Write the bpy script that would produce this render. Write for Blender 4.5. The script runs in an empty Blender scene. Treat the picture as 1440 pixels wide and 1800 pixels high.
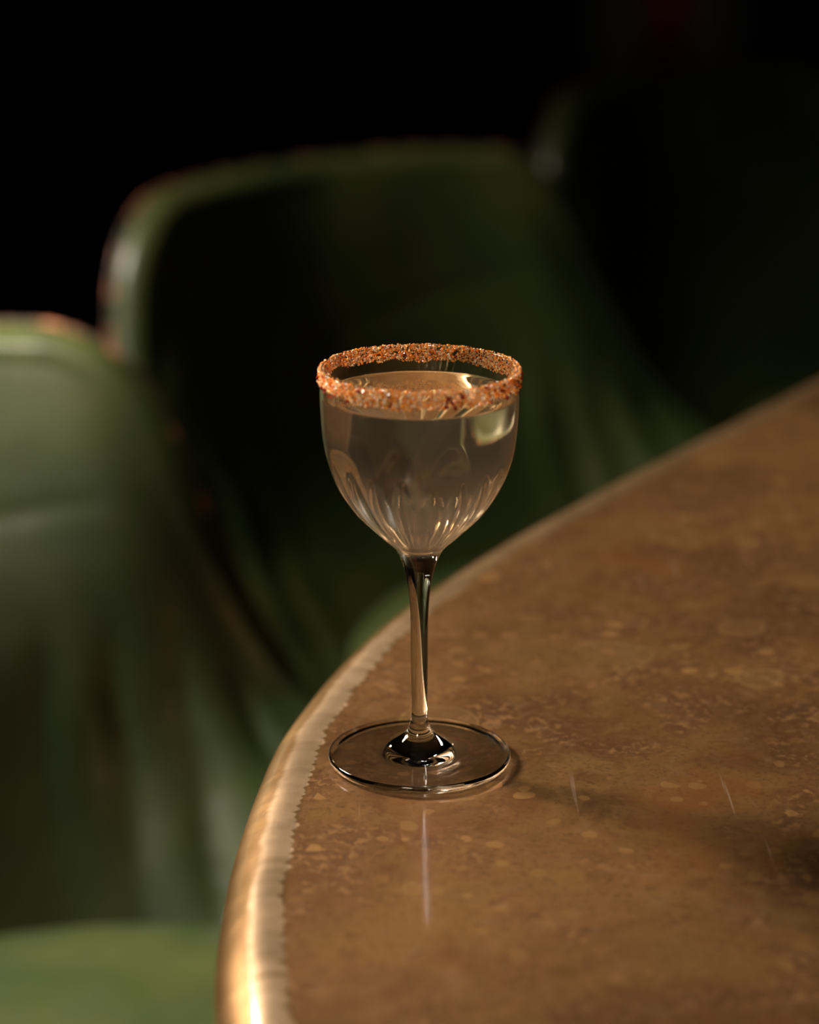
import bpy, bmesh, math, random
import numpy as np
from mathutils import Vector, Matrix, noise

random.seed(7)
rng = np.random.default_rng(7)
scene = bpy.context.scene
COL = scene.collection

# ---------------------------------------------------------------- camera
cam_data = bpy.data.cameras.new('camera')
cam_data.sensor_fit = 'VERTICAL'
cam_data.sensor_height = 30.0
cam_data.sensor_width = 24.0
cam_data.lens = 4370.0 / 1800.0 * 30.0
cam_data.clip_start = 0.02
cam_data.dof.use_dof = True
cam_data.dof.focus_distance = 0.905
cam_data.dof.aperture_fstop = 3.9
cam = bpy.data.objects.new('camera', cam_data)
COL.objects.link(cam)
cam.location = (-0.0036, -0.856, 0.363)
cam.rotation_euler = (math.radians(90 - 17.3), 0, 0)
scene.camera = cam

# ---------------------------------------------------------------- world, lights, exposure
world = bpy.data.worlds.new('world')
world.use_nodes = True
world.node_tree.nodes['Background'].inputs[0].default_value = (0.6, 0.75, 1.0, 1)
world.node_tree.nodes['Background'].inputs[1].default_value = 0.002
scene.world = world


def area_lamp(name, loc, target, size, energy, color, spread=180.0, size_y=None):
    l = bpy.data.lights.new(name, 'AREA')
    l.energy = energy
    l.color = color
    l.size = size
    l.spread = math.radians(spread)
    if size_y:
        l.shape = 'RECTANGLE'
        l.size_y = size_y
    o = bpy.data.objects.new(name, l)
    COL.objects.link(o)
    o.location = loc
    o.rotation_euler = (Vector(target) - Vector(loc)).to_track_quat('-Z', 'Y').to_euler()
    return o


area_lamp('side_lamp', (-1.16, 0.72, 0.92), (0.0, 0.10, 0.0), 0.36, 35.0, (1.0, 0.89, 0.76), 118, 0.36)



def spot_lamp(name, loc, target, energy, color, angle, blend=0.8, radius=0.04):
    l = bpy.data.lights.new(name, 'SPOT')
    l.energy = energy
    l.color = color
    l.spot_size = math.radians(angle)
    l.spot_blend = blend
    l.shadow_soft_size = radius
    o = bpy.data.objects.new(name, l)
    COL.objects.link(o)
    o.location = loc
    o.rotation_euler = (Vector(target) - Vector(loc)).to_track_quat('-Z', 'Y').to_euler()
    return o


spot_lamp('ceiling_spot', (-0.02, -0.55, 1.30), (-0.32, 0.67, 0.02), 230.0, (1.0, 0.87, 0.68), 12.5, 1.0, 0.05)

spot_lamp('front_fill_spot', (-0.35, -1.15, 1.15), (0.0, 0.0, 0.12), 100.0, (1.0, 0.92, 0.80), 13, 1.0, 0.15)  # added fill from the camera side, brightens the salt rim and glass front
spot_lamp('back_lamp', (-1.00, 1.75, 0.95), (0.0, 0.0, 0.0), 14.0, (1.0, 0.90, 0.78), 40, 1.0, 0.07)
spot_lamp('curtain_fill_spot', (0.55, 3.50, 0.90), (0.55, 4.5, -0.1), 14.0, (1.0, 0.85, 0.70), 16, 1.0, 0.05)  # added fill, only there to lift the curtain out of the black

scene.view_settings.view_transform = 'Standard'
scene.view_settings.look = 'None'
scene.view_settings.exposure = 0.0
scene.view_settings.gamma = 1.0
scene.view_settings.use_curve_mapping = False
cy = scene.cycles
cy.max_bounces = 20
cy.transmission_bounces = 20
cy.glossy_bounces = 8
cy.diffuse_bounces = 4
cy.transparent_max_bounces = 16
cy.caustics_refractive = True
cy.caustics_reflective = True
cy.blur_glossy = 0.2
cy.sample_clamp_indirect = 12.0
cy.use_denoising = True

# ---------------------------------------------------------------- helpers


def tag(o, label=None, cat=None, group=None, kind=None):
    if label: o['label'] = label
    if cat: o['category'] = cat
    if group: o['group'] = group
    if kind: o['kind'] = kind
    return o


def link_mesh(name, verts, faces, mat=None, parent=None, smooth=True):
    me = bpy.data.meshes.new(name)
    me.from_pydata([tuple(map(float, v)) for v in verts], [], faces)
    me.validate()
    me.update()
    if smooth:
        me.polygons.foreach_set('use_smooth', [True] * len(me.polygons))
    o = bpy.data.objects.new(name, me)
    COL.objects.link(o)
    if mat: me.materials.append(mat)
    if parent: o.parent = parent
    return o


def empty(name, loc=(0, 0, 0), rz=0.0):
    o = bpy.data.objects.new(name, None)
    COL.objects.link(o)
    o.location = loc
    o.rotation_euler = (0, 0, rz)
    o.empty_display_size = 0.05
    return o


def catmull(pts, n, closed=False):
    P = np.array(pts, float)
    m = len(P)
    out = []
    segs = m if closed else m - 1
    for i in range(segs):
        if closed:
            p0, p1, p2, p3 = P[(i - 1) % m], P[i], P[(i + 1) % m], P[(i + 2) % m]
        else:
            p1, p2 = P[i], P[i + 1]
            p0 = P[i - 1] if i > 0 else 2 * p1 - p2
            p3 = P[i + 2] if i + 2 < m else 2 * p2 - p1
        for k in range(n):
            t = k / n
            out.append(0.5 * ((2 * p1) + (-p0 + p2) * t + (2 * p0 - 5 * p1 + 4 * p2 - p3) * t * t
                              + (-p0 + 3 * p1 - 3 * p2 + p3) * t ** 3))
    if not closed: out.append(P[-1])
    return np.array(out)


def interp_rows(ts, vals, t):
    """smooth (cubic) interpolation of rows of vals at parameter t"""
    ts = np.array(ts); V = np.array(vals, float)
    m = np.gradient(V, ts, axis=0)
    i = int(np.clip(np.searchsorted(ts, t) - 1, 0, len(ts) - 2))
    h = ts[i + 1] - ts[i]
    u = (t - ts[i]) / h
    return ((2 * u ** 3 - 3 * u ** 2 + 1) * V[i] + (u ** 3 - 2 * u ** 2 + u) * h * m[i]
            + (-2 * u ** 3 + 3 * u ** 2) * V[i + 1] + (u ** 3 - u ** 2) * h * m[i + 1])


def sstep(a, b, x):
    u = min(1.0, max(0.0, (x - a) / (b - a)))
    return u * u * (3 - 2 * u)


def lathe(profile, n, mod=None, close_start=True, close_end=False):
    """revolve (r,z) points; a point with r==0 becomes a pole"""
    verts, faces, rings = [], [], []
    for (r, z) in profile:
        if r <= 1e-7:
            rings.append([len(verts)])
            verts.append((0, 0, z))
        else:
            ring = []
            for k in range(n):
                a = 2 * math.pi * k / n
                rr = r + (mod(r, z, a) if mod else 0.0)
                ring.append(len(verts))
                verts.append((rr * math.cos(a), rr * math.sin(a), z))
            rings.append(ring)
    for A, B in zip(rings[:-1], rings[1:]):
        if len(A) == 1 and len(B) == 1: continue
        for k in range(n):
            k2 = (k + 1) % n
            if len(A) == 1: faces.append((A[0], B[k2], B[k]))
            elif len(B) == 1: faces.append((A[k], A[k2], B[0]))
            else: faces.append((A[k], A[k2], B[k2], B[k]))
    return verts, faces, rings


def tube(path, radius, n=10, closed=False):
    P = np.array(path)
    m = len(P)
    verts, faces = [], []
    up = np.array([0.13, 0.21, 0.97])
    prev = None
    for i in range(m):
        if closed: t = P[(i + 1) % m] - P[i - 1]
        else: t = P[min(i + 1, m - 1)] - P[max(i - 1, 0)]
        t /= np.linalg.norm(t) + 1e-12
        a = up if prev is None else prev
        a = a - t * (a @ t)
        a /= np.linalg.norm(a)
        prev = a
        b = np.cross(t, a)
        r = radius(i) if callable(radius) else radius
        for k in range(n):
            th = 2 * math.pi * k / n
            verts.append(P[i] + r * (math.cos(th) * a + math.sin(th) * b))
    for i in range(m if closed else m - 1):
        j = (i + 1) % m
        for k in range(n):
            k2 = (k + 1) % n
            faces.append((i * n + k, i * n + k2, j * n + k2, j * n + k))
    if not closed:
        faces.append(tuple(reversed(range(n))))
        faces.append(tuple((m - 1) * n + k for k in range(n)))
    return verts, faces


# ---------------------------------------------------------------- materials
class NT:
    def __init__(self, name):
        self.m = bpy.data.materials.new(name)
        self.m.use_nodes = True
        self.t = self.m.node_tree
        self.t.nodes.clear()
        self.out = self.t.nodes.new('ShaderNodeOutputMaterial')

    def n(self, kind, **kw):
        nd = self.t.nodes.new('ShaderNode' + kind)
        for k, v in kw.items():
            if k.startswith('_'): setattr(nd, k[1:], v)
            else:
                key = int(k[1:]) if k[0] == 'i' and k[1:].isdigit() else k.replace('__', ' ')
                sock = nd.inputs[key]
                if hasattr(v, 'is_linked') or isinstance(v, bpy.types.NodeSocket): self.t.links.new(v, sock)
                else: sock.default_value = v
        return nd

    def link(self, a, b): self.t.links.new(a, b)

    def math(self, op, a, b=0.0, clamp=False):
        nd = self.n('Math', _operation=op, _use_clamp=clamp)
        for i, v in enumerate((a, b)):
            if isinstance(v, (int, float)): nd.inputs[i].default_value = v
            else: self.link(v, nd.inputs[i])
        return nd.outputs[0]

    def maprange(self, v, a, b, c=0.0, d=1.0, smooth=True):
        nd = self.n('MapRange', _interpolation_type='SMOOTHSTEP' if smooth else 'LINEAR')
        self.link(v, nd.inputs[0])
        for i, x in enumerate((a, b, c, d)): nd.inputs[1 + i].default_value = x
        return nd.outputs[0]

    def mix(self, f, a, b, blend='MIX'):
        nd = self.n('Mix', _data_type='RGBA', _blend_type=blend)
        for s, v in ((nd.inputs[0], f), (nd.inputs[6], a), (nd.inputs[7], b)):
            if isinstance(v, (int, float)): s.default_value = v
            elif isinstance(v, tuple): s.default_value = (*v, 1.0) if len(v) == 3 else v
            else: self.link(v, s)
        return nd.outputs[2]

    def coords(self, scale=(1, 1, 1), rot=(0, 0, 0)):
        tc = self.n('TexCoord')
        mp = self.n('Mapping')
        self.link(tc.outputs['Object'], mp.inputs[0])
        mp.inputs['Scale'].default_value = scale
        mp.inputs['Rotation'].default_value = rot
        return mp.outputs[0]

    def noise(self, vec, scale, detail=4.0, rough=0.5, dist=0.0):
        nd = self.n('TexNoise')
        self.link(vec, nd.inputs['Vector'])
        nd.inputs['Scale'].default_value = scale
        nd.inputs['Detail'].default_value = detail
        nd.inputs['Roughness'].default_value = rough
        nd.inputs['Distortion'].default_value = dist
        return nd.outputs['Fac']

    def done(self, shader): self.link(shader, self.out.inputs['Surface']); return self.m


def mat_simple(name, color, rough=0.5, metallic=0.0, nscale=20.0, var=0.25, bump=0.0):
    k = NT(name)
    c = k.coords()
    f = k.noise(c, nscale, 5)
    dark = tuple(v * (1 - var) for v in color)
    lite = tuple(min(1, v * (1 + var)) for v in color)
    p = k.n('BsdfPrincipled', Base__Color=k.mix(f, dark, lite), Roughness=rough, Metallic=metallic)
    if bump:
        b = k.n('Bump', Strength=bump, Distance=0.001, Height=f)
        k.link(b.outputs[0], p.inputs['Normal'])
    return k.done(p.outputs[0])


def mat_leather(name, base, patina, rough=0.36):
    k = NT(name)
    c = k.coords()
    big = k.noise(c, 5.0, 4, 0.55, 0.6)
    mid = k.noise(c, 22.0, 5, 0.6, 0.3)
    col = k.mix(k.maprange(big, 0.35, 0.7), base, patina)
    col = k.mix(k.math('MULTIPLY', k.maprange(mid, 0.4, 0.75), 0.45), col, tuple(v * 0.55 for v in base))
    # pebbled grain
    v = k.n('TexVoronoi', Vector=c, Scale=900.0, _feature='DISTANCE_TO_EDGE')
    fine = k.noise(c, 60.0, 6, 0.6)
    h = k.math('ADD', k.math('MULTIPLY', v.outputs['Distance'], 0.35), fine)
    b = k.n('Bump', Strength=0.35, Distance=0.0012, Height=h)
    r = k.maprange(mid, 0.3, 0.7, rough - 0.05, rough + 0.1)
    p = k.n('BsdfPrincipled', Base__Color=col, Roughness=r)
    p.inputs['Specular IOR Level'].default_value = 0.35
    p.inputs['Coat Weight'].default_value = 0.35
    p.inputs['Coat Roughness'].default_value = 0.24
    k.link(b.outputs[0], p.inputs['Normal'])
    return k.done(p.outputs[0])


def mat_brass():
    k = NT('aged_brass')
    c = k.coords()
    cw = k.n('VectorMath', _operation='ADD')
    k.link(c, cw.inputs[0])
    wn = k.n('TexNoise', Vector=c, Scale=9.0, Detail=3.0)
    ws = k.n('VectorMath', _operation='SCALE')
    k.link(wn.outputs['Color'], ws.inputs[0]); ws.inputs['Scale'].default_value = 0.02
    k.link(ws.outputs[0], cw.inputs[1])
    w = cw.outputs[0]
    big = k.noise(w, 7.0, 5, 0.6, 0.8)
    med = k.noise(w, 26.0, 6, 0.62, 0.5)
    fine = k.noise(w, 110.0, 5, 0.65)
    # brown tarnish over brass
    col = k.mix(k.maprange(big, 0.36, 0.66), (0.175, 0.080, 0.030), (0.36, 0.180, 0.068))
    col = k.mix(k.math('MULTIPLY', k.maprange(med, 0.45, 0.7), 0.7), col, (0.50, 0.28, 0.105))
    col = k.mix(k.math('MULTIPLY', k.maprange(med, 0.50, 0.32), 0.75), col, (0.13, 0.062, 0.028))
    col = k.mix(k.math('MULTIPLY', k.maprange(fine, 0.52, 0.72), 0.35), col, (0.44, 0.26, 0.14))
    vfine = k.noise(k.coords((1, 1, 1)), 420.0, 4, 0.7)
    col = k.mix(k.math('MULTIPLY', k.maprange(vfine, 0.50, 0.66), 0.50), col, (0.12, 0.055, 0.022))
    stip = k.noise(w, 240.0, 3, 0.7)
    col = k.mix(k.math('MULTIPLY', k.math('MULTIPLY', k.maprange(stip, 0.50, 0.62), k.maprange(med, 0.55, 0.40)), 0.5), col, (0.50, 0.27, 0.11))
    reddish = k.noise(w, 13.0, 4, 0.6)
    col = k.mix(k.math('MULTIPLY', k.maprange(reddish, 0.56, 0.72), 0.5), col, (0.36, 0.13, 0.045))

    # drip spots, some filled, some with a thin lighter outline
    def spots(scale, thr, keep, seed, rimw):
        off = k.n('VectorMath', _operation='ADD')
        k.link(w, off.inputs[0]); off.inputs[1].default_value = (seed, seed * 0.7, 0)
        vv = k.n('TexVoronoi', Vector=off.outputs[0], Scale=scale, _voronoi_dimensions='2D')
        sep = k.n('SeparateColor'); k.link(vv.outputs['Color'], sep.inputs[0])
        gate = k.math('LESS_THAN', sep.outputs[0], keep)
        wob = k.math('MULTIPLY', k.math('SUBTRACT', k.noise(off.outputs[0], scale * 1.6, 3), 0.5), 0.42)
        rad = k.math('MULTIPLY', k.math('ADD', sep.outputs[1], 0.25), thr)
        dd = k.math('SUBTRACT', k.math('ADD', vv.outputs['Distance'], wob), rad)
        disc = k.math('MULTIPLY', k.maprange(dd, 0.012, -0.02), gate)
        rim = k.math('MULTIPLY', k.math('MULTIPLY', k.maprange(dd, -rimw, -0.01), k.maprange(dd, 0.012, -0.002)), gate)
        rim = k.math('MULTIPLY', rim, sep.outputs[2])
        return disc, rim
    d1, r1 = spots(38.0, 0.24, 0.30, 0.31, 0.05)
    d2, r2 = spots(95.0, 0.27, 0.24, 1.7, 0.08)
    d3, r3 = spots(16.0, 0.26, 0.26, 3.3, 0.03)
    d4, r4 = spots(60.0, 0.30, 0.30, 5.1, 0.06)
    patch = k.maprange(k.noise(c, 8.0, 3), 0.40, 0.60)
    col = k.mix(k.math('MULTIPLY', d3, 0.30), col, (0.36, 0.21, 0.085))
    col = k.mix(k.math('MULTIPLY', r3, 0.45), col, (0.52, 0.31, 0.12))
    col = k.mix(k.math('MULTIPLY', k.math('MULTIPLY', d1, patch), 0.70), col, (0.46, 0.25, 0.085))
    col = k.mix(k.math('MULTIPLY', k.math('MULTIPLY', r1, patch), 0.5), col, (0.60, 0.36, 0.15))
    col = k.mix(k.math('MULTIPLY', d4, 0.35), col, (0.20, 0.095, 0.035))
    col = k.mix(k.math('MULTIPLY', k.math('MULTIPLY', d2, patch), 0.70), col, (0.50, 0.27, 0.10))
    # scratches: thin stretched noise at several angles
    sc_total = None
    for ang, s, th in ((0.5, 16.0, 0.70), (-0.9, 13.0, 0.715), (1.45, 18.0, 0.715)):
        tc = k.coords((60, 1.3, 1), (0, 0, ang))
        nn = k.noise(tc, s * 0.25, 2, 0.5, 0.2)
        msk = k.noise(c, 11.0, 2)
        g = k.math('MULTIPLY', k.maprange(nn, th, th + 0.03), k.maprange(msk, 0.5, 0.62))
        sc_total = g if sc_total is None else k.math('MAXIMUM', sc_total, g)
    col = k.mix(k.math('MULTIPLY', sc_total, 0.55), col, (0.60, 0.42, 0.30))
    # pale dry residue
    dry = k.noise(w, 48.0, 6, 0.7, 1.2)
    drym = k.math('MULTIPLY', k.maprange(dry, 0.66, 0.74), k.maprange(k.noise(c, 6.0, 2), 0.5, 0.62))
    col = k.mix(k.math('MULTIPLY', drym, 0.5), col, (0.50, 0.42, 0.38))
    # polished band worn along the rounded lip: scalloped inner boundary
    ed = k.n('Attribute', _attribute_name='edge_distance').outputs['Fac']
    arc = k.n('Attribute', _attribute_name='arc_length').outputs['Fac']
    comb = k.n('CombineXYZ'); k.link(arc, comb.inputs[0])
    sc1 = k.n('TexVoronoi', Scale=230.0, _voronoi_dimensions='1D'); k.link(k.math('ADD', arc, k.math('MULTIPLY', k.noise(c, 160.0, 3), 0.0035)), sc1.inputs['W'])
    lobe = k.n('SeparateColor'); k.link(sc1.outputs['Color'], lobe.inputs[0])
    scal = k.math('ADD', k.math('MULTIPLY', k.math('POWER', sc1.outputs['Distance'], 2.0), 0.0035), k.math('MULTIPLY', lobe.outputs[1], 0.0016))
    wav = k.math('MULTIPLY', k.math('SUBTRACT', k.noise(comb.outputs[0], 28.0, 4, 0.6), 0.5), 0.010)
    edn = k.math('ADD', k.math('ADD', ed, scal), wav)
    inner = k.maprange(edn, 0.0236, 0.0226)
    outer = k.maprange(k.math('ADD', ed, wav), 0.0100, 0.0130)
    wear = k.math('MAXIMUM', k.maprange(arc, 0.26, 0.48, 1.0, 0.30), k.math('GREATER_THAN', arc, 2.0))
    band = k.math('MULTIPLY', k.math('MULTIPLY', inner, outer), wear)
    edge_zone = k.maprange(ed, 0.0235, 0.0215)
    cloud = k.noise(w, 90.0, 4)
    bandc = k.mix(cloud, (0.72, 0.49, 0.29), (0.92, 0.66, 0.42))
    bandc = k.mix(k.math('MULTIPLY', lobe.outputs[0], 0.35), bandc, (0.46, 0.29, 0.15))
    col = k.mix(k.math('MULTIPLY', edge_zone, 0.6), col, k.mix(cloud, (0.30, 0.17, 0.065), (0.44, 0.26, 0.11)))
    col = k.mix(k.math('MULTIPLY', band, 0.9), col, bandc)

    hs = k.n('HueSaturation', Color=col); hs.inputs['Saturation'].default_value = 1.03; col = hs.outputs[0]
    # brushed grain and relief
    gr = k.noise(k.coords((260, 7, 1), (0, 0, 0.05)), 6.0, 4, 0.6)
    h = k.math('ADD', k.math('MULTIPLY', gr, 0.35), k.math('MULTIPLY', fine, 0.5))
    h = k.math('ADD', h, k.math('MULTIPLY', sc_total, -0.4))
    b = k.n('Bump', Strength=0.25, Distance=0.0004, Height=h)
    rough = k.maprange(med, 0.3, 0.7, 0.52, 0.40)
    rough = k.math('SUBTRACT', rough, k.math('MULTIPLY', edge_zone, 0.13))
    p = k.n('BsdfPrincipled', Base__Color=col, Roughness=rough, Metallic=0.82)
    p.inputs['Coat Weight'].default_value = 0.6
    p.inputs['Coat Roughness'].default_value = 0.10
    p.inputs['Coat IOR'].default_value = 1.45
    k.link(b.outputs[0], p.inputs['Normal'])
    return k.done(p.outputs[0])


def mat_glass():
    k = NT('clear_glass')
    g = k.n('BsdfGlass', Color=(0.985, 0.99, 0.985, 1), Roughness=0.0, IOR=1.5)
    # faint condensation plus a painted pale glow that brightens the lower bowl
    c = k.coords()
    sep = k.n('SeparateXYZ'); k.link(c, sep.inputs[0])
    z = sep.outputs[2]
    m = k.math('MULTIPLY', k.maprange(z, 0.116, 0.088, 0.0, 0.17), k.maprange(z, 0.080, 0.087))
    m = k.math('MULTIPLY', m, k.maprange(k.noise(c, 160.0, 4, 0.6), 0.25, 0.75, 0.6, 1.3))
    d = k.n('BsdfDiffuse', Color=(0.95, 0.86, 0.81, 1)); t = k.n('BsdfTranslucent', Color=(0.95, 0.86, 0.81, 1))
    f = k.n('MixShader'); f.inputs[0].default_value = 0.5
    k.link(d.outputs[0], f.inputs[1]); k.link(t.outputs[0], f.inputs[2])
    mx = k.n('MixShader'); k.link(m, mx.inputs[0]); k.link(g.outputs[0], mx.inputs[1]); k.link(f.outputs[0], mx.inputs[2])
    return k.done(mx.outputs[0])


def mat_drink_wall():
    # boundary between the glass and the chilled drink: relative index 1.34 / 1.50
    k = NT('drink_against_glass')
    g = k.n('BsdfGlass', Color=(0.985, 0.90, 0.76, 1), Roughness=0.055, IOR=1.345 / 1.5)
    c = k.coords()
    f = k.noise(c, 70.0, 4)
    haze = k.n('BsdfTranslucent', Color=(0.97, 0.76, 0.54, 1))
    hz2 = k.n('BsdfDiffuse', Color=(0.94, 0.77, 0.60, 1))
    hz = k.n('MixShader'); hz.inputs[0].default_value = 0.5
    k.link(haze.outputs[0], hz.inputs[1]); k.link(hz2.outputs[0], hz.inputs[2])
    mx = k.n('MixShader')
    k.link(k.maprange(f, 0.3, 0.7, 0.028, 0.050), mx.inputs[0])
    k.link(g.outputs[0], mx.inputs[1]); k.link(hz.outputs[0], mx.inputs[2])
    return k.done(mx.outputs[0])


def mat_drink_top():
    k = NT('drink_surface')
    g = k.n('BsdfGlass', Color=(1.0, 0.985, 0.94, 1), Roughness=0.0, IOR=1.345)
    return k.done(g.outputs[0])


def mat_salt():
    k = NT('chili_salt')
    a = k.n('Attribute', _attribute_name='grain_colour')
    p = k.n('BsdfPrincipled', Base__Color=a.outputs['Color'], Roughness=0.18)
    p.inputs['Specular IOR Level'].default_value = 0.6
    tr = k.n('BsdfTranslucent', Color=a.outputs['Color'])
    mx = k.n('MixShader'); mx.inputs[0].default_value = 0.38
    k.link(p.outputs[0], mx.inputs[1]); k.link(tr.outputs[0], mx.inputs[2])
    return k.done(mx.outputs[0])


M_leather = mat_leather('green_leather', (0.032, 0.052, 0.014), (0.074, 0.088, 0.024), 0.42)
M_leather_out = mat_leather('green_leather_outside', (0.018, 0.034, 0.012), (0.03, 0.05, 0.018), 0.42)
M_trim = None
k = NT('worn_copper_trim')
cc = k.coords()
f1 = k.noise(cc, 55.0, 3, 0.6)
cl = k.mix(k.maprange(f1, 0.46, 0.62), (0.05, 0.035, 0.025), (0.50, 0.18, 0.10))
pp = k.n('BsdfPrincipled', Base__Color=cl, Roughness=0.38, Metallic=0.25)
M_trim = k.done(pp.outputs[0])
M_brass = mat_brass()
M_glass = mat_glass()
M_dwall = mat_drink_wall()
M_dtop = mat_drink_top()
M_salt = mat_salt()
M_wood = mat_simple('dark_wood', (0.035, 0.018, 0.010), 0.4, 0, 12)
M_wall = mat_simple('dark_plaster', (0.010, 0.009, 0.009), 0.8, 0, 6)
M_red = mat_simple('dark_red_cloth', (0.30, 0.012, 0.010), 0.9, 0, 30)
M_floor = mat_simple('dark_floorboard', (0.022, 0.013, 0.008), 0.45, 0, 14)
M_metal = mat_simple('blackened_steel', (0.03, 0.028, 0.026), 0.45, 0.9, 30)

FLOOR_Z = -0.74

# ---------------------------------------------------------------- the setting


def box(name, lo, hi, mat, parent=None, bevel=0.0):
    bm = bmesh.new()
    bmesh.ops.create_cube(bm, size=1.0)
    for v in bm.verts:
        v.co = Vector([(lo[i] + hi[i]) / 2 + v.co[i] * (hi[i] - lo[i]) for i in range(3)])
    if bevel: bmesh.ops.bevel(bm, geom=bm.edges[:], offset=bevel, segments=2, affect='EDGES')
    me = bpy.data.meshes.new(name)
    bm.to_mesh(me); bm.free()
    me.materials.append(mat)
    o = bpy.data.objects.new(name, me)
    COL.objects.link(o)
    if parent: o.parent = parent
    return o


tag(box('floor', (-3.2, -2.6, FLOOR_Z - 0.05), (3.8, 4.6, FLOOR_Z), M_floor), kind='structure')
tag(box('wall_back', (-3.2, 4.6, FLOOR_Z - 0.05), (3.8, 4.7, 2.2), M_wall), kind='structure')
tag(box('wall_left', (-3.3, -2.6, FLOOR_Z - 0.05), (-3.2, 4.7, 2.2), M_wall), kind='structure')
tag(box('wall_right', (3.8, -2.6, FLOOR_Z - 0.05), (3.9, 4.7, 2.2), M_wall), kind='structure')
tag(box('ceiling', (-3.3, -2.6, 2.2), (3.9, 4.7, 2.3), M_wall), kind='structure')
tag(box('baseboard_back', (-3.2, 4.575, FLOOR_Z), (3.8, 4.6, FLOOR_Z + 0.14), M_wood, bevel=0.004), kind='structure')

# dark red drape hanging at the back wall
cv, cf = [], []
nx = 60
for j, z in enumerate((FLOOR_Z + 0.02, 0.3, 1.2, 2.15)):
    for i in range(nx + 1):
        x = 0.505 + 0.095 * i / nx
        cv.append((x, 4.50 + 0.018 * math.sin(i * 0.75) + 0.004 * math.sin(i * 2.3 + j), z))
for j in range(3):
    for i in range(nx):
        a = j * (nx + 1) + i
        cf.append((a, a + 1, a + nx + 2, a + nx + 1))
drape = link_mesh('curtain', cv, cf, M_red)
sm = drape.modifiers.new('thickness', 'SOLIDIFY'); sm.thickness = 0.004
tag(drape, 'narrow dark red curtain barely visible in the black background at top right', 'curtain')

# ---------------------------------------------------------------- the brass table
TZ = -0.0005            # top surface height
outline_ctrl = [(-0.0639, -0.1682), (-0.0665, -0.1294), (-0.0666, -0.0787), (-0.0649, -0.0455), (-0.0618, -0.0082),
                (-0.0565, 0.0362), (-0.0481, 0.0729), (-0.0366, 0.1145), (-0.0142, 0.1752), (0.0109, 0.2279),
                (0.0386, 0.2795), (0.0687, 0.3300), (0.1048, 0.3886), (0.1577, 0.4712), (0.1965, 0.5321), (0.2351, 0.5925),
                (0.36, 0.790), (0.54, 1.075), (0.72, 1.36), (0.84, 1.51), (1.00, 1.60), (1.18, 1.58), (1.33, 1.47),
                (1.40, 1.30), (1.38, 1.11), (1.26, 0.90), (1.06, 0.58), (0.88, 0.29), (0.70, 0.0), (0.54, -0.26),
                (0.42, -0.42), (0.28, -0.50), (0.15, -0.50), (0.04, -0.43), (-0.025, -0.33), (-0.053, -0.24)]
outline = catmull(outline_ctrl, 12, closed=True)
# even resampling
seg = np.linalg.norm(np.roll(outline, -1, 0) - outline, axis=1)
cum = np.concatenate([[0], np.cumsum(seg)])
NO = 720
tt = np.linspace(0, cum[-1], NO, endpoint=False)
ext = np.vstack([outline, outline[:1]])
outline = np.c_[np.interp(tt, cum, ext[:, 0]), np.interp(tt, cum, ext[:, 1])]
for _ in range(3):
    outline = 0.25 * np.roll(outline, 1, 0) + 0.5 * outline + 0.25 * np.roll(outline, -1, 0)
tan = np.roll(outline, -1, 0) - np.roll(outline, 1, 0)
tan /= np.linalg.norm(tan, axis=1)[:, None]
inward = np.c_[tan[:, 1], -tan[:, 0]]
if ((outline.mean(0) - outline) * inward).sum() < 0: inward = -inward
ER = 0.018
prof = [(0.030, -0.040), (0.006, -0.040), (0.002, -0.038), (0.0, -0.034), (0.0, -0.026)]
for a in np.linspace(0, math.pi / 2, 15):
    prof.append((ER * (1 - math.cos(a)), -ER + ER * math.sin(a)))
prof += [(0.0195, 0.0), (0.0215, 0.0), (0.0235, 0.0), (0.026, 0.0), (0.04, 0.0), (0.07, 0.0)]
tv, tf, edv, arv = [], [], [], []
ds = cum[-1] / NO
for d_, z_ in prof:
    for i in range(NO):
        p = outline[i] + inward[i] * d_
        tv.append((p[0], p[1], TZ + z_)); edv.append(d_); arv.append(i * ds)
for j in range(len(prof) - 1):
    for i in range(NO):
        i2 = (i + 1) % NO
        tf.append((j * NO + i, j * NO + i2, (j + 1) * NO + i2, (j + 1) * NO + i))
base = (len(prof) - 1) * NO
tf.append(tuple(base + i for i in range(NO)))
tf.append(tuple(reversed(range(NO))))
table = empty('bar_table', (0.65, 0.55, FLOOR_Z))
top = link_mesh('table_top', tv, tf, M_brass, table)
top.location = (-0.65, -0.55, -FLOOR_Z)
a1 = top.data.attributes.new('edge_distance', 'FLOAT', 'POINT'); a1.data.foreach_set('value', edv)
a2 = top.data.attributes.new('arc_length', 'FLOAT', 'POINT'); a2.data.foreach_set('value', arv)
bmx = bmesh.new(); bmx.from_mesh(top.data)
bmesh.ops.recalc_face_normals(bmx, faces=bmx.faces[:])
bmx.to_mesh(top.data); bmx.free()
tag(table, 'brown aged brass table with rounded worn edge, spots and scratches under the cocktail glass', 'table')
# two steel pedestals below the top
for (px, py) in ((-0.22, -0.36), (0.30, 0.46)):
    pr = [(0.0, 0.0), (0.20, 0.0), (0.205, 0.006), (0.20, 0.014), (0.08, 0.022), (0.045, 0.035), (0.036, 0.06),
          (0.036, 0.64), (0.05, 0.68), (0.12, 0.695), (0.12, 0.70), (0.0, 0.70)]
    v, f, _ = lathe(pr, 48)
    o = link_mesh('pedestal', [(a + px, b + py, c) for a, b, c in v], f, M_metal, table)

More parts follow.
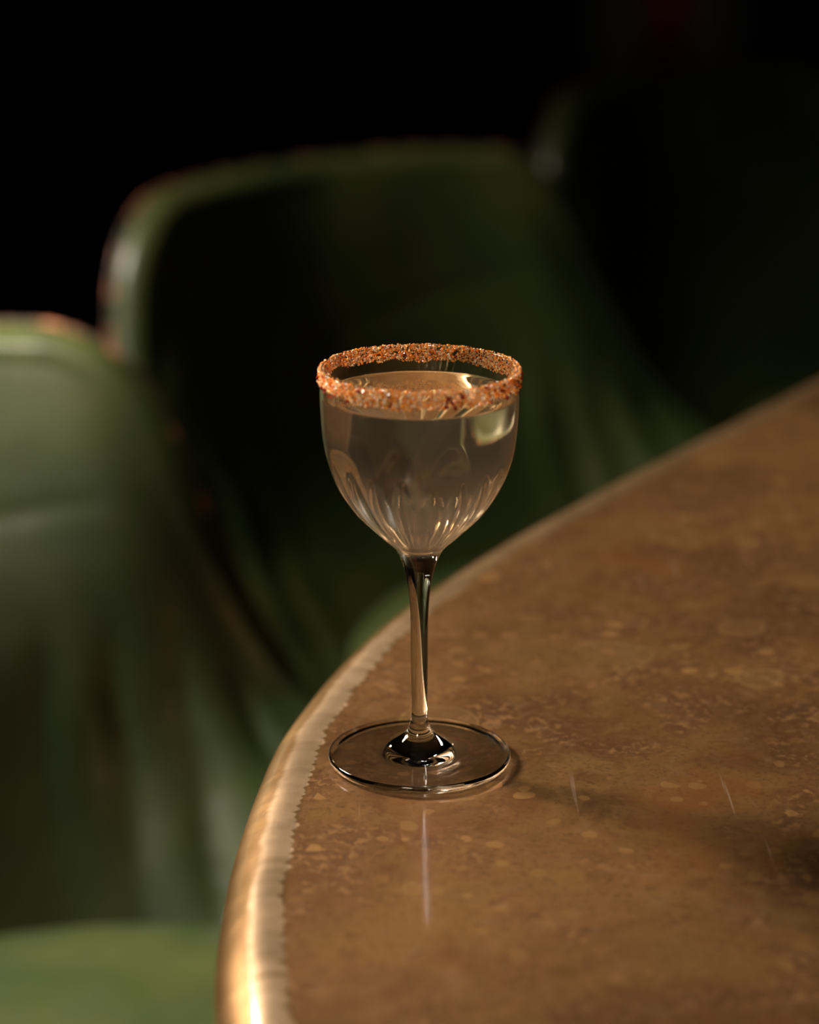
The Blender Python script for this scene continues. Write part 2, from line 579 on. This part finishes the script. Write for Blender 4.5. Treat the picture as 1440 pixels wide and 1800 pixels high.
# ---------------------------------------------------------------- green leather chairs
TS = [0, .10, .20, .32, .45, .58, .70, .82, 1.0]
EDGE = [(.214, .000, .722), (.222, .008, .680), (.234, .022, .635), (.250, .044, .585), (.268, .066, .540),
        (.287, .090, .505), (.304, .130, .478), (.314, .205, .455), (.316, .330, .425)]
CENT = [(-.050, .732), (-.044, .690), (-.034, .645), (-.014, .590), (.012, .535), (.044, .480), (.076, .430),
        (.110, .385), (.160, .345)]
CORNER_S, CORNER_T = 0.78, 0.13


def corner_drop(s):
    a = abs(s)
    return 0.0 if a < CORNER_S else CORNER_T * (1 - math.sqrt(max(0.0, 1 - ((a - CORNER_S) / (1 - CORNER_S)) ** 2)))


def chair_surface(s, t):
    e = interp_rows(TS, EDGE, t)
    c = interp_rows(TS, CENT, t)
    a = abs(s)
    r = e[0] * s
    f = c[0] + (e[1] - c[0]) * a ** 2.1
    z = c[1] + (e[2] - c[1]) * a ** 2.6
    return np.array([r, 0.30 - f, z])


def chair_normal(s, t):
    h = 1e-3
    t0, t1 = max(0, t - h), min(1, t + h)
    du = chair_surface(min(1, s + h), t) - chair_surface(max(-1, s - h), t)
    dt = chair_surface(s, t1) - chair_surface(s, t0)
    n = np.cross(dt, du)
    n /= np.linalg.norm(n) + 1e-12
    return -n if NSIGN < 0 else n


NSIGN = 1
NSIGN = 1 if chair_normal(0.0, 0.5)[1] < 0 else -1     # point towards the sitter


def make_chair():
    root = empty('leather_chair')
    NS, NTT = 110, 84
    S = [math.sin(x * math.pi / 2) * 0.75 + x * 0.25 for x in np.linspace(-1, 1, NS)]
    T0 = [0.75 * x + 0.25 * x * x for x in np.linspace(0, 1, NTT)]
    TG = np.array([[t0 + corner_drop(s) * (1 - t0) ** 3
                    - 0.22 * t0 ** 5 * (1 - math.sqrt(max(0.0, 1 - (max(0.0, abs(s) - 0.55) / 0.45) ** 2))) for s in S] for t0 in T0])
    P = np.zeros((NTT, NS, 3)); N = np.zeros((NTT, NS, 3))
    for j in range(NTT):
        for i, s in enumerate(S):
            t = TG[j, i]
            P[j, i] = chair_surface(s, t)
            N[j, i] = chair_normal(s, t)
    Pb = P.copy()
    # upholstery: soft creases where the side turns forward, slight padding swell
    for j in range(NTT):
        for i, s in enumerate(S):
            t = TG[j, i]
            a = abs(s)
            m = sstep(.30, .62, a) * sstep(1.0, .90, a) * sstep(.34, .56, t) * sstep(1.0, .86, t)
            q = 0.25 * a + 0.32 * (t - 0.52 * t * t)
            wv = noise.noise(Vector((s * 3.1, t * 4.0, 1.7))) * 0.012 + noise.noise(Vector((s * 9, t * 9, 5.0))) * 0.003
            ph = (q + wv) / 0.040
            fold = abs(math.sin(math.pi * ph)) ** 0.7 - 0.6
            amp = 0.0100 * (0.65 + 0.7 * noise.noise(Vector((s * 5, t * 5, 9.0))))
            dis = m * fold * amp
            # soft cross crease in the upper pad
            tc = 0.28 - 0.09 * s
            dis -= 0.0013 * math.exp(-((t - tc) / 0.012) ** 2) * sstep(.95, .6, a)
            dis += 0.006 * noise.noise(Vector((s * 1.6, t * 2.0, 3.3))) * sstep(1.0, .8, a)
            ft = min(1.0, (t - corner_drop(s)) * 0.36 / 0.085); fs = min(1.0, (1 - a) * 0.27 / 0.06)
            dis += 0.014 * (1 - (1 - max(ft, 0)) ** 2) * (1 - (1 - fs) ** 2) * sstep(1.0, .7, t)
            P[j, i] = P[j, i] + N[j, i] * dis
    TH = 0.040
    O = Pb - N * TH
    # inner pad + outer shell joined by a rolled edge
    loop = [(j, 0) for j in range(NTT - 1, -1, -1)] + [(0, i) for i in range(1, NS)] + [(j, NS - 1) for j in range(1, NTT)]
    verts = [tuple(P[j, i]) for j in range(NTT) for i in range(NS)]
    idx = lambda j, i: j * NS + i
    faces = [(idx(j, i), idx(j + 1, i), idx(j + 1, i + 1), idx(j, i + 1)) for j in range(NTT - 1) for i in range(NS - 1)]
    # edge frame
    L = np.array([Pb[j, i] for j, i in loop]); LN = np.array([N[j, i] for j, i in loop])
    tg = np.gradient(L, axis=0); tg /= np.linalg.norm(tg, axis=1)[:, None]
    out = np.cross(tg, LN)
    cen = Pb[NTT // 2, NS // 2]
    if ((L - cen) * out).sum() < 0: out = -out
    for _ in range(4):
        out[1:-1] = (out[:-2] + out[1:-1] * 2 + out[2:]) / 4
    out /= np.linalg.norm(out, axis=1)[:, None]
    rings = [[idx(j, i) for j, i in loop]]
    R = TH / 2
    KR = 9
    piping_path = []
    for kx in range(1, KR + 1):
        th = math.pi * kx / KR * 0.80
        ring = []
        for q in range(len(loop)):
            p = L[q] - LN[q] * R + R * (math.cos(th) * LN[q] + math.sin(th) * out[q])
            ring.append(len(verts)); verts.append(tuple(p))
        rings.append(ring)
    for A, B in zip(rings[:-1], rings[1:]):
        for q in range(len(loop) - 1):
            faces.append((A[q], A[q + 1], B[q + 1], B[q]))
    pad = link_mesh('backrest', verts, faces, M_leather, root)
    bm = bmesh.new(); bm.from_mesh(pad.data); bmesh.ops.recalc_face_normals(bm, faces=bm.faces[:]); bm.to_mesh(pad.data); bm.free()
    # outer shell
    ov = [tuple(O[j, i]) for j in range(NTT) for i in range(NS)]
    of = [(idx(j, i), idx(j, i + 1), idx(j + 1, i + 1), idx(j + 1, i)) for j in range(NTT - 1) for i in range(NS - 1)]
    last = []
    th = math.pi * 0.80
    for q in range(len(loop)):
        p = L[q] - LN[q] * R + R * (math.cos(th) * LN[q] + math.sin(th) * out[q])
        last.append(len(ov)); ov.append(tuple(p * 1.0))
    for q in range(len(loop) - 1):
        a, b = loop[q], loop[q + 1]
        of.append((idx(*a), last[q], last[q + 1], idx(*b)))
    # bottom closing strip between pad and shell
    nb = len(ov)
    for i in range(NS): ov.append(tuple(P[NTT - 1, i]))
    for i in range(NS - 1):
        of.append((idx(NTT - 1, i), idx(NTT - 1, i + 1), nb + i + 1, nb + i))
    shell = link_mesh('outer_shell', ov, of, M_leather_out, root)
    shell['label'] = 'darker green leather outside of the back'
    # copper piping along the outer rim of the roll
    pth = []
    for q in range(0, len(loop)):
        th = math.pi * 0.62
        pth.append(L[q] - LN[q] * R + (R + 0.0012) * (math.cos(th) * LN[q] + math.sin(th) * out[q]))
    pth = np.array(pth)
    sg = np.concatenate([[0], np.cumsum(np.linalg.norm(np.diff(pth, axis=0), axis=1))])
    M = 520
    u = np.linspace(0, sg[-1], M)
    pth = np.c_[[np.interp(u, sg, pth[:, c]) for c in range(3)]].T
    v, f = tube(pth, lambda i: 0.0021 + 0.0008 * abs(math.sin(i * math.pi / 3.4)), 8)
    pipe = link_mesh('piping', v, f, M_trim, root)
    pipe['label'] = 'worn copper-red piping along the edge'
    # seat cushion: squarish round, crowned top
    sv, sf = [], []
    NR = 96
    cprof = [(0.0, .372), (.80, .372), (.93, .374), (.985, .381), (1.0, .393), (.992, .405), (.965, .414), (.90, .4195),
             (.75, .424), (.55, .427), (.30, .429), (.12, .4295), (0.0, .430)]
    rings = []
    for (rr, zz) in cprof:
        if rr == 0.0:
            rings.append([len(sv)]); sv.append((0, -0.085, zz + 0.018)); continue
        ring = []
        for kk in range(NR):
            a = 2 * math.pi * kk / NR
            ex = 2.15
            rad = 1.0 / ((abs(math.cos(a)) ** ex + abs(math.sin(a)) ** ex) ** (1 / ex))
            x = 0.245 * rad * rr * math.cos(a); y = -0.085 + 0.238 * rad * rr * math.sin(a)
            ring.append(len(sv))
            sv.append((x, y, zz + 0.018 + 0.003 * noise.noise(Vector((x * 9, y * 9, 2.0)))))
        rings.append(ring)
    for A, B in zip(rings[:-1], rings[1:]):
        for kk in range(NR):
            k2 = (kk + 1) % NR
            if len(A) == 1: sf.append((A[0], B[k2], B[kk]))
            elif len(B) == 1: sf.append((A[kk], A[k2], B[0]))
            else: sf.append((A[kk], A[k2], B[k2], B[kk]))
    link_mesh('seat_cushion', sv, sf, M_leather, root)
    # upholstered seat base under cushion
    bv, bf, _ = lathe([(0, .300), (.225, .300), (.245, .306), (.250, .320), (.250, .370), (.242, .384), (.225, .3895), (0, .3895)], 64)
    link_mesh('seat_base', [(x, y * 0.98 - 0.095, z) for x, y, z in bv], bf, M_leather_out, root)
    # four tapered splayed legs
    for sx in (-1, 1):
        for sy in (-1, 1):
            p0 = np.array([sx * 0.15, -0.095 + sy * 0.15, 0.302]); p1 = np.array([sx * 0.215, -0.095 + sy * 0.215, 0.0])
            pts = [p0 + (p1 - p0) * u for u in np.linspace(0, 1, 6)]
            v, f = tube(pts, lambda i: 0.019 - 0.0018 * i, 14)
            v = [np.array((x[0], x[1], max(x[2], 0.0))) for x in v]
            link_mesh('leg', v, f, M_wood, root)
    return root


def copy_tree(o, parent=None):
    c = o.copy(); COL.objects.link(c); c.parent = parent
    for ch in list(o.children): copy_tree(ch, c)
    return c


chair_spots = [((-0.225, 0.315), 30.0, 'nearest green leather chair, brightly lit, its seat and back at the lower left'),
               ((0.145, 1.030), 38.5, 'middle green leather chair whose whole back shows behind the cocktail glass'),
               ((0.520, 1.640), 38.5, 'farthest green leather chair, almost lost in darkness at the upper right')]
proto = make_chair()
for i, ((x, y), rz, lab) in enumerate(chair_spots):
    ch = proto if i == 0 else copy_tree(proto)
    ch.location = (x, y, FLOOR_Z)
    ch.rotation_euler = (0, 0, math.radians(rz))
    tag(ch, lab, 'chair', 'green leather chairs around the brass table')

# ---------------------------------------------------------------- the stemmed glass
foot = [(0, .0016), (.020, .0013), (.0285, .0008), (.0318, .0002), (.0330, .0003), (.0337, .0012), (.0339, .0022), (.0336, .0031),
        (.0327, .0036), (.0300, .0038), (.0245, .0041), (.0190, .0046), (.0150, .0053), (.0120, .0062), (.0095, .0077),
        (.0072, .0093), (.0054, .0108), (.0043, .0124), (.0036, .0145), (.0032, .0175), (.00308, .0225), (.0031, .032),
        (.0032, .042), (.0032, .053), (.0035, .0615), (.0042, .0685), (.0054, .0745), (.0069, .0790), (.0088, .0827)]
bowl = [(.0122, .0860), (.0162, .0897), (.0200, .0935), (.0235, .0973), (.0272, .1025), (.0302, .1078), (.0323, .1135), (.0340, .1200),
        (.0349, .1265), (.03535, .1330), (.0356, .1400), (.03545, .1460), (.0353, .1496)]
outer = np.vstack([catmull(foot, 3)[:-1], catmull(foot[-2:] + bowl, 10)[10:]])
outer[0, 0] = 0
# inner wall of the bowl: offset of the outer one
bo = catmull([foot[-1]] + bowl, 6)
tg = np.gradient(bo, axis=0); tg /= np.linalg.norm(tg, axis=1)[:, None]
nrm = np.c_[-tg[:, 1], tg[:, 0]]
thick = np.interp(bo[:, 1], [.083, .09, .100, .13, .15], [.0024, .0018, .0013, .0011, .0009])
inn = bo + nrm * thick[:, None]
inn = inn[(inn[:, 0] > 0.006) & (inn[:, 1] > 0.0862)]
inn = np.vstack([[(0, .0838), (.002, .0839), (.004, .0844), (.0060, .0854)], inn])
# insert the liquid level
LZ = 0.1403
below = inn[inn[:, 1] < LZ - 1e-4]; above = inn[inn[:, 1] > LZ + 1e-4]
rl = np.interp(LZ, inn[:, 1], inn[:, 0])
NSEG = 400
NFL = 20


def flute(r, z, a):
    # cut petals climbing from the stem: pointed arches, slightly leaning
    u = (z - 0.083) / 0.030
    if u <= 0 or u >= 1.3: return 0.0
    ang = a * NFL / 2 + u * 0.35
    h = abs(math.sin(ang))
    arch = sstep(1.18, 0.98, u + 0.45 * (1 - h))
    return -0.0009 * h * arch * sstep(0, 0.3, u)


def flute_in(r, z, a):
    return 0.4 * flute(r, z, a) if r > 0.006 else 0.0


gv, gf, _ = lathe(outer, NSEG, flute)
# lip
n0 = len(gv)
lipc = np.array([(outer[-1, 0] + inn[-1, 0]) / 2, max(outer[-1, 1], inn[-1, 1])])
lr = (outer[-1, 0] - inn[-1, 0]) / 2
lip = [(outer[-1, 0], lipc[1])] + [(lipc[0] + lr * math.cos(a), lipc[1] + lr * math.sin(a)) for a in np.linspace(0.3, math.pi - 0.3, 6)]
inner_up = list(above[::-1]) + [(rl, LZ)]
v2, f2, _ = lathe(lip + [tuple(p) for p in inner_up], NSEG)
gl_off = len(gv)
gv += v2
gf += [tuple(i + gl_off for i in f) for f in f2]
# bridge outer end to lip
lastring = gl_off - NSEG
for kx in range(NSEG):
    k2 = (kx + 1) % NSEG
    gf.append((lastring + kx, lastring + k2, gl_off + k2, gl_off + kx))
glass_root = empty('cocktail_glass', (0, 0, 0))
gl = link_mesh('glass_body', gv, gf, M_glass, glass_root)
bm = bmesh.new(); bm.from_mesh(gl.data)
bmesh.ops.remove_doubles(bm, verts=bm.verts[:], dist=1e-6)
bmesh.ops.recalc_face_normals(bm, faces=bm.faces[:])
# the largest-radius outer wall face must point outward
fx = max(bm.faces, key=lambda f: f.calc_center_median().xy.length)
if fx.normal.xy.dot(fx.calc_center_median().xy) < 0: bmesh.ops.reverse_faces(bm, faces=bm.faces[:])
bm.to_mesh(gl.data); bm.free()
tag(glass_root, 'clear stemmed cocktail glass with chili salt rim standing near the brass table edge', 'glass')

# ---------------------------------------------------------------- the drink
dprof = [tuple(p) for p in below] + [(rl, LZ)]
nwall = len(dprof)
tops = [(rl - 0.0004, LZ - 0.00025), (rl - 0.0012, LZ - 0.00045), (rl - 0.003, LZ - 0.0005), (0.02, LZ - 0.0005), (0.01, LZ - 0.0005), (0.0, LZ - 0.0005)]
dv, df, _ = lathe(dprof + tops, NSEG, lambda r, z, a: flute_in(r, z, a) if z < 0.125 else 0.0)
drink = link_mesh('cocktail', dv, df, M_dwall)
drink.data.materials.append(M_dtop)
bm = bmesh.new(); bm.from_mesh(drink.data)
bmesh.ops.recalc_face_normals(bm, faces=bm.faces[:])
for f in bm.faces:
    c = f.calc_center_median()
    if c.z > LZ - 0.0006 and all(v.co.z > LZ - 0.0007 for v in f.verts): f.material_index = 1
bm.to_mesh(drink.data); bm.free()
tag(drink, 'pale straw-coloured cocktail filling the bowl of the stemmed glass', 'drink')

# ---------------------------------------------------------------- salt and chili grains on the rim
CUBE = np.array([(x, y, z) for x in (-1, 1) for y in (-1, 1) for z in (-1, 1)], float) * 0.5
CF = [(0, 1, 3, 2), (4, 6, 7, 5), (0, 4, 5, 1), (2, 3, 7, 6), (0, 2, 6, 4), (1, 5, 7, 3)]
wall = outer[outer[:, 1] > 0.12]
gverts, gfaces, gcols = [], [], []


def grain(th, z, size, off, col, inside=False):
    r = float(np.interp(z, wall[:, 1], wall[:, 0])) if z < 0.1500 else 0.0350
    r = (r - 0.0010 - off) if inside else r + off
    base = len(gverts)
    q = rng.normal(size=4); q /= np.linalg.norm(q)
    w, x, y, zz = q
    Rm = np.array([[1 - 2 * (y * y + zz * zz), 2 * (x * y - zz * w), 2 * (x * zz + y * w)],
                   [2 * (x * y + zz * w), 1 - 2 * (x * x + zz * zz), 2 * (y * zz - x * w)],
                   [2 * (x * zz - y * w), 2 * (y * zz + x * w), 1 - 2 * (x * x + y * y)]])
    pts = (CUBE * rng.uniform(0.55, 1.15, (8, 1)) * np.array([1, rng.uniform(.6, 1), rng.uniform(.5, 1)]) * size) @ Rm.T
    c = np.array([r * math.cos(th), r * math.sin(th), z])
    gverts.extend((pts + c).tolist())
    for f in CF:
        gfaces.append(tuple(base + i for i in f)); gcols.append(col)


def grain_colour():
    u = rng.random()
    if u < 0.28: b = (1.0, 0.72, 0.36)
    elif u < 0.38: b = (1.0, 0.92, 0.80)
    elif u < 0.76: b = (1.0, 0.43, 0.05)
    elif u < 0.93: b = (0.90, 0.22, 0.012)
    else: b = (0.25, 0.018, 0.008)
    f = rng.uniform(0.8, 1.15)
    return (min(1, b[0] * f), min(1, b[1] * f), min(1, b[2] * f), 1.0)


for _ in range(12500):
    th = rng.uniform(0, 2 * math.pi)
    depth = 0.0062 + 0.0020 * noise.noise(Vector((math.cos(th) * 2.5, math.sin(th) * 2.5, 0.5))) \
        + 0.0009 * noise.noise(Vector((math.cos(th) * 11, math.sin(th) * 11, 2.5)))
    u = rng.random() ** 0.85
    if u > 0.86 and rng.random() < 0.45: continue
    z = 0.1505 - 0.0002 - depth * u
    dens = 0.55 + noise.noise(Vector((math.cos(th) * 22, math.sin(th) * 22, z * 900)))
    if dens < 0.12: continue
    size = float(np.clip(rng.lognormal(math.log(0.00041), 0.35), 0.0002, 0.0010))
    lay = rng.random() ** 2 * 0.0005
    grain(th, z, size, size * 0.25 + lay, grain_colour())
for _ in range(500):                      # a few on the lip and just inside it
    th = rng.uniform(0, 2 * math.pi)
    size = rng.uniform(0.0002, 0.00045)
    grain(th, 0.1503 + rng.uniform(-0.0012, 0.0002), size, rng.uniform(0, 0.0001), grain_colour(), True)
for _ in range(70):                       # larger dark chili flakes
    th = rng.uniform(0, 2 * math.pi)
    z = 0.1500 - rng.uniform(0.0008, 0.0062)
    grain(th, z, rng.uniform(0.0009, 0.0014), 0.0006, (0.30, 0.020, 0.008, 1))
salt = link_mesh('chili_salt_rim', gverts, gfaces, M_salt, glass_root, smooth=False)
ca = salt.data.attributes.new('grain_colour', 'FLOAT_COLOR', 'FACE')
ca.data.foreach_set('color', np.array(gcols, dtype=np.float32).ravel())
salt['kind'] = 'stuff'
salt['label'] = 'orange and white chili salt grains'
